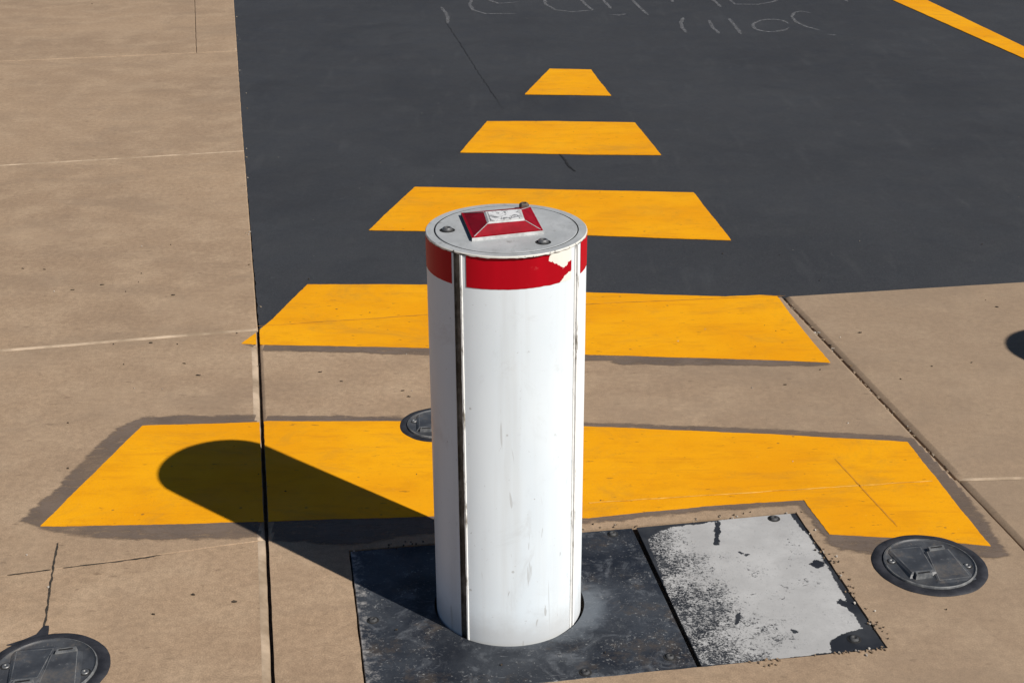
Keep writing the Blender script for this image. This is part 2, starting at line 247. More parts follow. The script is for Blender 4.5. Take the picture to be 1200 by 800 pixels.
def mat_rim():
    M = Mat('chipped cap rim'); o = M.pos(obj=True)
    c = M.mix(M.ramp(M.noise(40, 5, .7, o), .35, .7), (.62, .61, .56), (.7, .69, .64))
    c = M.mix(M.ramp(M.noise(60, 6, .8, o), .56, .62), c, (.07, .055, .045))
    return M.done(c, .6)
def simple(name, a, b, sc=30, rough=.6, metal=0., spec=.4, bs=.2, bd=.001):
    M = Mat(name); o = M.pos(obj=True)
    c = M.mix(M.ramp(M.noise(sc, 5, .65, o), .35, .68), a, b)
    return M.done(c, rough, M.bump(M.noise(sc*5, 4, .7, o), bs, bd), metal=metal, spec=spec)
def mat_lid():
    M = Mat('grey moulded lid'); o = M.pos(obj=True)
    c = M.mix(M.ramp(M.noise(20, 5, .65, o), .35, .68), (.038, .041, .047), (.070, .075, .083))
    c = M.mix(M.math('MULTIPLY', M.ramp(M.noise(90, 6, .8, o), .58, .68), .55), c, (.2, .2, .2))
    c = M.mix(M.math('MULTIPLY', M.ramp(M.noise(40, 6, .8, o, .8), .60, .72), .5), c, (.21, .165, .12))
    c = M.mix(M.math('MULTIPLY', M.ramp(M.noise(14, 6, .75, o), .50, .68), .5), c, (.155, .13, .105))
    return M.done(c, .48, M.bump(M.noise(160, 4, .7, o), .25, .0008), spec=.5)
MT = dict(conc=mat_concrete(), lipc=simple('sunlit tooled joint edge', (.27, .20, .135), (.53, .41, .295), 7, .9, spec=.2), asph=mat_asphalt(), yel=mat_yellow(), stain=mat_stain('grey masking paint'),  # joint edge colour lightened to paint in sun caught by the lips
          crack=simple('crack fill', (.03, .025, .02), (.07, .055, .04), 60, .9),
          acrack=simple('asphalt crack', (.008, .008, .009), (.030, .031, .033), 60, .9),
          dirt=simple('joint dirt', (.03, .022, .015), (.11, .08, .055), 45, .95, bs=.6, bd=.006),
          steelb=mat_steel_black(), steelw=mat_steel_white(), post=mat_post(), band=mat_band(), groove=mat_groove(), grooveb=simple('worn grey seam', (.16, .155, .145), (.34, .34, .33), 30, .7), lip=mat_lip(),
          cap=mat_cap(), rim=mat_rim(), lid=mat_lid(), lidedge=simple('highlit lid edge', (.085, .09, .096), (.22, .22, .215), 50, .42),  # paler lid edge colour paints highlights along the rim and relief
          seal=simple('black sealant', (.014, .015, .02), (.034, .035, .042), 25, .7, bs=.5, bd=.002),
          bolt=simple('weathered bolt steel', (.20, .20, .20), (.34, .34, .33), 60, .42, .7),
          dbolt=simple('painted over bolt', (.022, .024, .028), (.085, .085, .085), 70, .65),
          rustbolt=simple('dark rusty bolt', (.05, .045, .04), (.14, .11, .09), 90, .6),
          boltdark=simple('dark recess', (.012, .012, .012), (.03, .028, .026), 60, .7),
          bare=simple('bare worn metal', (.28, .28, .28), (.45, .45, .44), 90, .4, .6),
          redp=simple('red painted block', (.30, .0012, .012), (.21, .001, .008), 30, .6, spec=.12),
          whitep=simple('white edge paint', (.60, .60, .59), (.40, .40, .39), 60, .6),
          shadep=simple('shaded edge', (.015, .015, .015), (.04, .04, .04), 60, .6),  # black colour stands in for shade on the block's left base edge
          leaf=simple('dry leaf', (.20, .13, .07), (.42, .36, .28), 60, .9),
          tan=simple('tan crumbs', (.2, .14, .09), (.34, .25, .17), 80, .9),
          grit=simple('pale grit', (.30, .25, .2), (.6, .56, .5), 80, .9),
          twig=simple('dark twig', (.03, .022, .015), (.08, .06, .04), 80, .9))
Mc = Mat('pale chalk')
MT['chalk'] = Mc.done((.34, .34, .35), .95, alpha=Mc.math('MULTIPLY', Mc.ramp(Mc.noise(60, 5, .75), .36, .66), .52))
Ms = Mat('worn sticker'); so = Ms.pos(obj=True)
MT['sticker'] = Ms.done(Ms.mix(Ms.ramp(Ms.noise(45, 4, .7, so, 2.0), .5, .56), (.74, .74, .73), (.22, .22, .22)), .45)

# ------------------------------------------------------------------ object helpers
def obj(name, bm, mats, parent=None, loc=None, smooth=False):
    me = bpy.data.meshes.new(name); bm.to_mesh(me); bm.free()
    for m in (mats if isinstance(mats, (list, tuple)) else [mats]): me.materials.append(m)
    if smooth: me.shade_smooth()
    o = bpy.data.objects.new(name, me); C.objects.link(o)
    if parent: o.parent = parent
    if loc is not None: o.location = loc
    return o
def tag(o, label=None, cat=None, group=None, kind=None):
    for k, v in (('label', label), ('category', cat), ('group', group), ('kind', kind)):
        if v: o[k] = v
    return o
def empty(name, loc, rz=0):
    o = bpy.data.objects.new(name, None); C.objects.link(o); o.empty_display_size = .1
    o.location = loc; o.rotation_euler = (0, 0, rz); return o
V2 = lambda p: Vector((p[0], p[1]))
def area(P): return .5*sum(P[i][0]*P[(i+1) % len(P)][1]-P[(i+1) % len(P)][0]*P[i][1] for i in range(len(P)))
def ccw(P):
    P = [V2(p) for p in P]
    return P if area(P) > 0 else P[::-1]
def lineX(a, b, c, d):
    r = b-a; s = d-c; den = r.x*s.y-r.y*s.x
    t = ((c-a).x*s.y-(c-a).y*s.x)/den
    return a+r*t
def inset(P, offs):
    n = len(P); L = []
    for i in range(n):
        a, b = P[i], P[(i+1) % n]; d = (b-a).normalized(); nn = Vector((-d.y, d.x))
        L.append((a+nn*offs[i], b+nn*offs[i]))
    out = []
    for i in range(n):
        a, b = L[i-1]; c, d = L[i]
        if abs((b-a).normalized().cross((d-c).normalized())) < 1e-4: out.append(c)
        else: out.append(lineX(a, b, c, d))
    return out
def clip(S, K):                       # Sutherland-Hodgman, K convex ccw
    out = list(S)
    for i in range(len(K)):
        a, b = K[i], K[(i+1) % len(K)]; inp, out = out, []
        f = lambda p: (b-a).x*(p-a).y-(b-a).y*(p-a).x
        for j in range(len(inp)):
            p, q = inp[j-1], inp[j]; fp, fq = f(p), f(q)
            if fq >= 0:
                if fp < 0: out.append(p+(q-p)*(fp/(fp-fq)))
                out.append(q)
            elif fp >= 0: out.append(p+(q-p)*(fp/(fp-fq)))
        if not out: return []
    return out
def resample(P, step):
    out = []
    for i in range(len(P)):
        a, b = P[i], P[(i+1) % len(P)]; k = max(1, int((b-a).length/step))
        out += [a+(b-a)*(j/k) for j in range(k)]
    return out
def jit(p, amp, fr, seed=0.):
    v = noise.noise_vector(Vector((p.x*fr, p.y*fr, seed)))
    w = noise.noise_vector(Vector((p.x*fr*4.3, p.y*fr*4.3, seed+9)))
    return Vector((p.x+(v.x+.45*w.x)*amp, p.y+(v.y+.45*w.y)*amp))
def sdist(p, P):                      # signed distance, positive inside
    d = 1e9; ins = False; n = len(P)
    for i in range(n):
        a, b = P[i], P[(i+1) % n]; ab = b-a
        t = max(0, min(1, (p-a).dot(ab)/max(ab.dot(ab), 1e-12))); d = min(d, (p-a-ab*t).length)
        if (a.y > p.y) != (b.y > p.y) and p.x < (b.x-a.x)*(p.y-a.y)/(b.y-a.y)+a.x: ins = not ins
    return d if ins else -d
def slab(bm, P, offs, rad, depth=.03, top=0., step=.04, amp=.0011, fr=22, mi=0, lips=()):
    """one cast panel with rounded edges; offs: half gap per edge, rad: edge rounding per edge"""
    P0 = ccw(P)
    if P0[0] != V2(P[0]):             # orientation flipped: flip edge data too
        n = len(P); offs = [offs[(n-2-i) % n] for i in range(n)]; rad = [rad[(n-2-i) % n] for i in range(n)]
    prof = [(0, -depth), (0, -.62), (.08, -.42), (.2, -.32), (.8, -.055), (.92, -.012), (1, 0)]
    base = inset(P0, offs); ks = [max(1, int((base[(i+1) % len(base)]-base[i]).length/step)) for i in range(len(base))]
    rings = []; edge_of = [i for i in range(len(base)) for _ in range(ks[i])]
    for u, v in prof:
        Q = inset(P0, [offs[i]+rad[i]*u for i in range(len(P0))]); ring = []
        for i in range(len(Q)):
            a, b = Q[i], Q[(i+1) % len(Q)]; rr = rad[i]
            for j in range(ks[i]):
                t = j/ks[i]; p = a+(b-a)*t; q = jit(base[i]+(base[(i+1) % len(Q)]-base[i])*t, amp, fr)-(base[i]+(base[(i+1) % len(Q)]-base[i])*t)
                p = p+q
                ring.append(bm.verts.new((p.x, p.y, top+(v if v == -depth else v*rr))))
        rings.append(ring)
    for r0, r1 in zip(rings, rings[1:]):
        for i in range(len(r0)):
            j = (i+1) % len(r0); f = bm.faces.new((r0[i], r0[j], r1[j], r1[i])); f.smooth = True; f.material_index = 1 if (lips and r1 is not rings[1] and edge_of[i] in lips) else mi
    f = bm.faces.new(rings[-1]); f.material_index = mi
def sheet(bm, P, z, thick=.0, step=.012, amp=.0008, fr=40, seed=0., mi=0):
    Q = [jit(p, amp, fr, seed) for p in resample(ccw(P), step)]
    vs = [bm.verts.new((p.x, p.y, z)) for p in Q]; f = bm.faces.new(vs); f.material_index = mi
    if thick:
        lo = [bm.verts.new((p.x, p.y, z-thick)) for p in Q]
        for i in range(len(vs)):
            j = (i+1) % len(vs); g = bm.faces.new((lo[i], lo[j], vs[j], vs[i])); g.material_index = mi
def ribbon(bm, P, w, z, step=.01, amp=.002, fr=30, seed=0., taper=True, wj=.5, mi=0):
    pts = []
    for a, b in zip(P, P[1:]):
        a, b = V2(a), V2(b); k = max(1, int((b-a).length/step)); pts += [a+(b-a)*(j/k) for j in range(k)]
    pts.append(V2(P[-1])); pts = [jit(p, amp, fr, seed) for p in pts]
    prev = None; n = len(pts)
    for i, p in enumerate(pts):
        d = (pts[min(i+1, n-1)]-pts[max(i-1, 0)]).normalized(); nn = Vector((-d.y, d.x))
        ww = w*(1+wj*noise.noise(Vector((p.x*60, p.y*60, seed+3))))*.5
        if taper: ww *= min(1, .25+min(i, n-1-i)/max(1, .12*n))
        a = bm.verts.new((*(p+nn*ww), z)); b = bm.verts.new((*(p-nn*ww), z))
        if prev: bm.faces.new((prev[1], b, a, prev[0])).material_index = mi
        prev = (a, b)
def sdgrid(bm, outline, z, step, margin=.012, extra=None, clipfn=None):
    """sheet of small cells around an outline carrying its signed distance, so a shader can fray the rim"""
    P = ccw(outline); xs = [p.x for p in P]; ys = [p.y for p in P]
    x0, x1, y0, y1 = min(xs)-margin, max(xs)+margin, min(ys)-margin, max(ys)+margin
    nx, ny = int((x1-x0)/step)+1, int((y1-y0)/step)+1
    lay = bm.verts.layers.float.new('sd'); g = {}
    for i in range(nx+1):
        for j in range(ny+1):
            p = Vector((x0+i*step, y0+j*step)); d = sdist(p, P)
            if d > -margin-step and (clipfn is None or clipfn(p)):
                v = bm.verts.new((p.x, p.y, z)); v[lay] = d; g[i, j] = v
    for (i, j), v in list(g.items()):
        q = [g.get(k) for k in ((i+1, j), (i+1, j+1), (i, j+1))]
        if all(q): bm.faces.new((v, *q))
def lathe(bm, prof, n=48, cx=0, cy=0, mi=0, smooth=True, close_top=True):
    rings = []
    for r, z in prof:
        rings.append([bm.verts.new((cx+r*math.cos(2*math.pi*k/n), cy+r*math.sin(2*math.pi*k/n), z)) for k in range(n)])
    for a, b in zip(rings, rings[1:]):
        for k in range(n):
            j = (k+1) % n; f = bm.faces.new((a[k], a[j], b[j], b[k])); f.material_index = mi; f.smooth = smooth
    if close_top: bm.faces.new(rings[-1]).material_index = mi
    return rings

# ------------------------------------------------------------------ ground
def prism_sheet(name, P, z, m):
    bm = bmesh.new(); bm.faces.new([bm.verts.new((*V2(p), z)) for p in ccw(P)]); return obj(name, bm, m)
S = 400.
tag(prism_sheet('ground', [(-S, -S), (S, -S), (S, S), (-S, S)], -.0125, MT['dirt']), kind='structure')

J = {k: [V2(p) for p in v] for k, v in D['J'].items()}
def along(L, x=None, y=None):         # point on a line through two ends
    a, b = L[0], L[-1]; t = (x-a.x)/(b.x-a.x) if x is not None else (y-a.y)/(b.y-a.y)
    return a+(b-a)*t
XL, XR, YN, YF = -7., 7., -4., 14.
M0 = along(J['M'], y=YN); M1 = J['M'][0]
R0 = along(J['RJ'], y=YN); R1 = J['RJ'][0]
LE = [V2(p) for p in D['left_edge']]
def edge_pt(L):                       # where a left joint meets the drive edge
    seg = LE+[M1, M0]
    for a, b in zip(seg, seg[1:]):
        p = lineX(L[0], L[-1], a, b)
        lo, hi = min(a.y, b.y)-1e-4, max(a.y, b.y)+1e-4
        if lo <= p.y <= hi: return p
# left pavement panels, far to near
eF = along([LE[0], LE[1]], y=YF)
e1, e2, e4 = (edge_pt(J[k]) for k in ('J1', 'J2', 'J4')); e3 = M1
l1, l2, l3, l4 = (along(J[k], x=XL) for k in ('J1', 'J2', 'J3', 'J4'))
v1 = lineX(J['V1'][0], J['V1'][1], J['J1'][0], J['J1'][1]); v1f = along(J['V1'], y=YF)
bm = bmesh.new()
T, N_, W = .0012, .0003, .0034        # half gaps: tooled joint, edge beside the asphalt, expansion joint
rt, re, rw = .006, .004, .0155
slab(bm, [v1, e1, LE[1], LE[0], eF, v1f], [T, N_, N_, N_, T, T], [rt, re, re, re, rt, .003])
slab(bm, [l1, v1, v1f, Vector((XL, YF))], [T, T, T, T], [rt, .003, rt, rt])
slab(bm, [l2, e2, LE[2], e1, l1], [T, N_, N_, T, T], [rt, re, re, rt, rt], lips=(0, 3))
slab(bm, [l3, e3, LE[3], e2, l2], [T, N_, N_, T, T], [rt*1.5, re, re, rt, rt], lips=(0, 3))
e4b = e4
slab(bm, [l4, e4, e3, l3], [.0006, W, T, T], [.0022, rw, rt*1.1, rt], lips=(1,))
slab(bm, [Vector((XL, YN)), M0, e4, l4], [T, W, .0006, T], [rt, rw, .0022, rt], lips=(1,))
# middle panels between the two expansion joints
AE = J['AE']
hM = lineX(J['H'][0], J['H'][1], M0, M1); hR = lineX(J['H'][1], J['H'][2], R0, R1)
aM = lineX(AE[0], AE[1], M0, M1); aR = lineX(AE[1], AE[2], R0, R1)
slab(bm, [hM, J['H'][1], hR, aR, AE[1], aM], [.0008, .0008, W, N_, N_, W], [.003, .003, rw*.6, re, re, rw*.55])
# near middle panel carries a rectangular pocket for the two steel plates
PB = [V2(p) for p in D['plateB']]; PW = [V2(p) for p in D['plateW']]
pk = ccw([PB[0], PW[1], PW[2], PB[4]]); ctr = sum(pk, Vector((0, 0)))/4
pk = inset(pk, [-.0022]*4)
near = ccw([M0, R0, hR, J['H'][1], hM])
a0 = pk; # split into convex pieces around the pocket so that one cast panel surrounds it
near_off = []
for i in range(5):
    a_, b_ = near[i], near[(i+1) % 5]
    near_off.append(W+.0003 if any((a_-s0).length < 1e-5 and (b_-s1).length < 1e-5 or (a_-s1).length < 1e-5 and (b_-s0).length < 1e-5 for s0, s1 in ((R0, hR), (M0, hM))) else .0008)
def ring_slab():
    b2 = bmesh.new()
    outer = inset(near, [near_off[i] for i in range(5)])
    Q = [jit(p, .0011, 22) for p in resample(outer, .04)]; I = [jit(p, .0016, 30, 4.) for p in resample(pk, .012)]
    ov = [b2.verts.new((p.x, p.y, 0)) for p in Q]; iv = [b2.verts.new((p.x, p.y, -.0003)) for p in I]
    oe = [b2.edges.new((ov[i], ov[(i+1) % len(ov)])) for i in range(len(ov))]
    ie = [b2.edges.new((iv[i], iv[(i+1) % len(iv)])) for i in range(len(iv))]
    bmesh.ops.triangle_fill(b2, edges=oe+ie, use_beauty=True)
    for L_, dz in ((ov, .03), (iv, .03)):
        lo = [b2.verts.new((v.co.x, v.co.y, -dz)) for v in L_]
        for i in range(len(L_)):
            j = (i+1) % len(L_); b2.faces.new((lo[i], lo[j], L_[j], L_[i]))
    bmesh.ops.recalc_face_normals(b2, faces=b2.faces)
    be = oe
    me = bpy.data.meshes.new('tmp'); b2.to_mesh(me); b2.free(); return me
tmp = ring_slab(); bm.from_mesh(tmp); bpy.data.meshes.remove(tmp)
# right panels
r1 = along([AE[2], AE[3]], x=XR); hx = lineX(J['HR'][0], J['HR'][1], R0, R1); hRr = along(J['HR'], x=XR)
aRr = lineX(AE[2], AE[3], R0, R1)
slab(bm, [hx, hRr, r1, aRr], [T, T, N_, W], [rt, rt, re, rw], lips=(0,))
slab(bm, [R0, Vector((XR, YN)), hRr, hx], [T, T, T, W], [rt, rt, rt, rw])
bmesh.ops.recalc_face_normals(bm, faces=bm.faces)
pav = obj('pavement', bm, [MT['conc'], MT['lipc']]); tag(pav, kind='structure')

# asphalt drive
bm = bmesh.new()
ap = [e3+Vector((.004, .002)), aM+Vector((.004, 0)), AE[1], aR, aRr, r1, Vector((XR, YF)), eF, LE[0], LE[1], LE[2], LE[3]]
Q = [jit(p, .0032, 26, 2.) for p in resample(ccw(ap), .015)]
tv = [bm.verts.new((p.x, p.y, -.0012)) for p in Q]; bm.faces.new(tv)
lo = [bm.verts.new((p.x, p.y, -.031)) for p in Q]
for i in range(len(tv)):
    j = (i+1) % len(tv); bm.faces.new((lo[i], lo[j], tv[j], tv[i]))
for k, cpts in enumerate(D['acracks']): ribbon(bm, cpts, (.008, .0022)[k], .0006, amp=.004, seed=k, mi=1, wj=.9)
tag(obj('road', bm, [MT['asph'], MT['acrack']]), kind='structure')
bm = bmesh.new()
for k, cpts in enumerate(D['ccracks']): ribbon(bm, cpts, (.004, .0042, .003)[k], .0006, step=.005, amp=.0022, fr=45, seed=k+5., wj=.7, taper=k != 1)
tag(obj('pavement_cracks', bm, MT['crack']), kind='structure')

# ------------------------------------------------------------------ painted road markings
BIG = 20.
gap = W+.0015
mdir = (M1-M0).normalized(); mn = Vector((-mdir.y, mdir.x))          # points to the left
rdir = (R1-R0).normalized(); rn = Vector((-rdir.y, rdir.x))
far = M1+mdir*BIG
left_half = ccw([M0+mn*gap, far+mn*gap, far+mn*BIG, M0+mn*BIG])
right_half = ccw([M0-mn*gap, far-mn*gap, far-mn*BIG, M0-mn*BIG])
hole_cov = None
def bar(name, key, label, cat, group, z=.0018, split=True, amp=.0022, fr=9):
    bm = bmesh.new(); P = ccw(D['bars'][key])
    P = [jit(p, amp, fr, 1.) for p in resample(P, .02)]
    for H in ((left_half, right_half) if split else (None,)):
        Q = clip(P, H) if H else P
        if len(Q) > 2: sheet(bm, Q, z, .0017, .006, .0011, 75)
    o = obj(name, bm, MT['yel'])
    tag(o, label, cat, group); return o
g = 'yellow bars of the arrow painted across the drive'
bars = {}
bars['B1'] = bar('road_marking', 'B1', 'smallest yellow bar, the short tip of the painted arrow on dark asphalt', 'road marking', g, split=False)
bars['B2'] = bar('road_marking', 'B2', 'short yellow bar on asphalt just below the small tip of the arrow', 'road marking', g, split=False)
bars['B3'] = bar('road_marking', 'B3', 'yellow bar on asphalt partly hidden behind the red and white bollard top', 'road marking', g, split=False)
bars['B4'] = bar('road_marking', 'B4', 'wide yellow bar straddling the edge where asphalt meets concrete', 'road marking', g)
bars['B5'] = bar('road_marking', 'B5', 'widest yellow bar on concrete, notched around the steel plates, under the bollard shadow', 'road marking', g)
bar('road_line', 'LINE', 'narrow solid yellow line crossing the far right corner of the asphalt', 'road line', None, split=False)
fold = bmesh.new()                                                  # cracks that telegraph through the paint
ribbon(fold, [J['H'][1], J['H'][1]+(J['H'][2]-J['H'][1])*.925], .0034, .0024, amp=.002, seed=3., taper=False)
obj('joint_ridge', fold, simple('paint ridge over joint', (.89, .50, .09), (.58, .26, .02), 18, .7), bars['B5']); fold = bmesh.new()
ribbon(fold, [J['V3'][0], J['V3'][1]], .0028, .0024, amp=.001, seed=4., wj=.3)
o = obj('joint_crack', fold, simple('paint in joint', (.66, .28, .015), (.46, .20, .02), 50, .8), bars['B5'])
fold = bmesh.new(); ribbon(fold, AE[:3], .0035, .0024, amp=.004, fr=12, seed=5., wj=1.0)
obj('joint_crack', fold, simple('paint over asphalt edge', (.38, .17, .02), (.72, .32, .02), 22, .8), bars['B4'])
for key, b in (('S5', 'B5'), ('S4', 'B4')):
    bm = bmesh.new()
    cf = lambda p: abs((p-M0).dot(mn)) > W+.006 and (p-R0).dot(rn) > W+.004 and not (sdist(p, pk) > -.004)
    sdgrid(bm, D['stain'][key], .0009, .007, .02, clipfn=cf)
    obj('grey_edging', bm, MT['stain'], bars[b])

# chalk writing: two scrawled lines
for lo_, hi_, lab in ((0, 11, 'faint chalk scrawl along the very top edge of the asphalt, larger letters'), (11, 99, 'shorter second line of faint chalk letters ending in a c, below the first')):
    rt_ = empty('chalk_writing', (*D['chalk'][lo_][0], 0))
    for k, P in enumerate(D['chalk'][lo_:hi_]):
        bm = bmesh.new(); ribbon(bm, [V2(p)-V2(D['chalk'][lo_][0]) for p in P], .018, .0010, .012, .004, 14, k+lo_, wj=.7)
        obj('chalk_stroke', bm, MT['chalk'], rt_)
    tag(rt_, lab, 'writing', 'chalk writing on the asphalt')

# ------------------------------------------------------------------ steel plates
HX, HY, HR = BX+.0012, BY+.0006, .1432
def screw(parent, p, z, r=.011, mats=None):
    bm = bmesh.new()
    lathe(bm, [(r*1.55, z+.0004), (r*1.5, z+.0010), (r*1.12, z+.0008)], 20, *p, mi=1, close_top=False)
    lathe(bm, [(r*1.1, z), (r, z+.0025), (r*.8, z+.0042), (r*.45, z+.0048), (r*.42, z+.0020)], 20, *p, mi=0)
    return obj('bolt', bm, mats or [MT['bolt'], MT['boltdark']], parent)
def plate_mesh(P, z, th, hole=False):
    bm = bmesh.new(); P = inset(ccw(P), [.0012]*len(P)); st = .006
    outer = resample(P, .02); n = 96
    circ = [Vector((HX+HR*math.cos(2*math.pi*k/n), HY+HR*math.sin(2*math.pi*k/n))) for k in range(n)] if hole else []
    def ring(pts, zz): return [bm.verts.new((p.x, p.y, zz)) for p in pts]
    inn = resample_like(P, outer, .0012)
    lo, mid, top = ring(outer, z-th), ring(outer, z-.0012), ring(inn, z)
    for a, b in ((lo, mid), (mid, top)):
        for i in range(len(a)):
            j = (i+1) % len(a); bm.faces.new((a[i], a[j], b[j], b[i]))
    es = [bm.edges.get((top[i], top[(i+1) % len(top)])) for i in range(len(top))]
    if hole:
        ct = ring(circ, z); cl = ring(circ, z-.12)
        c2 = ring([Vector((HX, HY))+(p-Vector((HX, HY)))*1.0 for p in circ], z-.002)
        for i in range(n):
            j = (i+1) % n; bm.faces.new((cl[i], cl[j], c2[j], c2[i])).material_index = 1; bm.faces.new((c2[i], c2[j], ct[j], ct[i]))
        es += [bm.edges.get((ct[i], ct[(i+1) % n])) for i in range(n)]
    res = bmesh.ops.triangle_fill(bm, edges=es, use_beauty=True)
    fs = [f for f in res['geom'] if isinstance(f, bmesh.types.BMFace)]
    for _ in range(3):
        ed = {e for f in fs for e in f.edges if e.calc_length() > .03 and len(e.link_faces) == 2 and all(g in set(fs) for g in e.link_faces)}
        if not ed: break
        bmesh.ops.subdivide_edges(bm, edges=list(ed), cuts=1)
        bm.faces.ensure_lookup_table()
        fs = [f for f in bm.faces if all(abs(v.co.z-z) < 1e-6 for v in f.verts)]
    bmesh.ops.triangulate(bm, faces=[f for f in bm.faces if len(f.verts) > 4])
    bmesh.ops.recalc_face_normals(bm, faces=bm.faces)
    return bm
def resample_like(P, outer, d):
    c = sum(P, Vector((0, 0)))/len(P); return [p+(c-p).normalized()*d for p in outer]
ZP = -.001
def grid_plate(P, z, th, hole, attrs):
    """plate top as a fine grid cut to its outline by projection of the rim, carrying wear attributes"""
    bm = plate_mesh(P, z, th, hole)
    for nm, fn in attrs.items():
        lay = bm.verts.layers.float.new(nm)
        for v in bm.verts: v[lay] = fn(Vector((v.co.x, v.co.y)))
    return bm
PBc = ccw(PB); PWc = ccw(PW)
eA, eB = PB[0], PB[4]
def dl(p, a, b): d = (b-a).normalized(); return abs((p-a).x*d.y-(p-a).y*d.x)
bm = grid_plate(PB, ZP, .008, True, {'edge': lambda p: dl(p, eA, eB), 'hole': lambda p: (p-Vector((HX+.05, HY-.012))).length-HR+.02})
pb = obj('cover_plate', bm, [MT['steelb'], MT['boltdark']])
tag(pb, 'scuffed black steel plate set in the concrete around the foot of the bollard', 'metal plate')
for p in D['pbolts']['B']: screw(pb, p, ZP, .0075, [MT['dbolt'], MT['boltdark']])
# white plate: bilinear grid so that the paint outline has enough points to follow
bm = bmesh.new(); q = inset(ccw(PW), [.0015]*4); n = 90
lay = bm.verts.layers.float.new('sd'); layw = bm.verts.layers.float.new('wear'); WP = ccw(D['whitepaint'])
spots = [ccw(v) for v in D['wblack'].values()]
seam0, seam1 = PW[0], PW[3]; gv = []
for j in range(n+1):
    row = []
    for i in range(n+1):
        u, v = i/n, j/n; p = (q[0]*(1-u)+q[1]*u)*(1-v)+(q[3]*(1-u)+q[2]*u)*v
        w = bm.verts.new((p.x, p.y, ZP)); d = sdist(p, WP)
        for s_ in spots: d = min(d, -sdist(p, s_))
        w[lay] = d; near_end = (p-seam0).dot((seam1-seam0).normalized())/(seam1-seam0).length
        w[layw] = max(0., min(1.08, 1.12-dl(p, seam0, seam1)/(.12+.16*max(0, min(1, near_end))))); row.append(w)
    gv.append(row)
for j in range(n):
    for i in range(n): bm.faces.new((gv[j][i], gv[j][i+1], gv[j+1][i+1], gv[j+1][i]))
rim = [gv[0][i] for i in range(n)]+[gv[j][n] for j in range(n)]+[gv[n][i] for i in range(n, 0, -1)]+[gv[j][0] for j in range(n, 0, -1)]
lo = []
for v in rim:
    w = bm.verts.new((v.co.x, v.co.y, ZP-.009)); w[lay] = -.05; lo.append(w)
for i in range(len(rim)):
    j = (i+1) % len(rim); bm.faces.new((lo[i], lo[j], rim[j], rim[i]))
bmesh.ops.recalc_face_normals(bm, faces=bm.faces)
pw = obj('cover_plate', bm, MT['steelw'])
tag(pw, 'steel plate with flaking white paint beside the black plate, right of the bollard', 'metal plate')
for p in D['pbolts']['W']: screw(pw, p, ZP, .0085, [MT['dbolt'], MT['boltdark']])
# the dark pocket under both plates
bm = bmesh.new(); bm.faces.new([bm.verts.new((p.x, p.y, -.0135)) for p in inset(pk, [-.003]*4)])
for s_ in (0,):
    pass
bmesh.ops.delete(bm, geom=[], context='VERTS'); bm.free()

# ------------------------------------------------------------------ round utility covers
def poly_block(bm, P, z0, z1, ins, mi=0, dz=None):
    P = ccw(P); I = inset(P, [ins]*len(P)) if ins > 0 else P; P = inset(P, [ins]*len(P)) if ins < 0 else P
    a = [bm.verts.new((p.x, p.y, z0)) for p in P]; zi = [z1+(dz(p) if dz else 0) for p in I]
    if ins < 0:
        m1 = [bm.verts.new((*(p*.52+q*.48), z0+(z_-z0)*.66)) for p, q, z_ in zip(P, I, zi)]; m2 = [bm.verts.new((*(p*.13+q*.87), z0+(z_-z0)*.95)) for p, q, z_ in zip(P, I, zi)]
        for u_, v_ in ((a, m1), (m1, m2)):
            for i in range(len(P)):
                j = (i+1) % len(P); bm.faces.new((u_[i], u_[j], v_[j], v_[i])).material_index = mi
        a = m2; mi_e = 2
    else: mi_e = mi
    b = [bm.verts.new((p.x, p.y, z_)) for p, z_ in zip(I, zi)]
    for i in range(len(P)):
        j = (i+1) % len(P); bm.faces.new((a[i], a[j], b[j], b[i])).material_index = mi_e
    bm.faces.new(b).material_index = mi
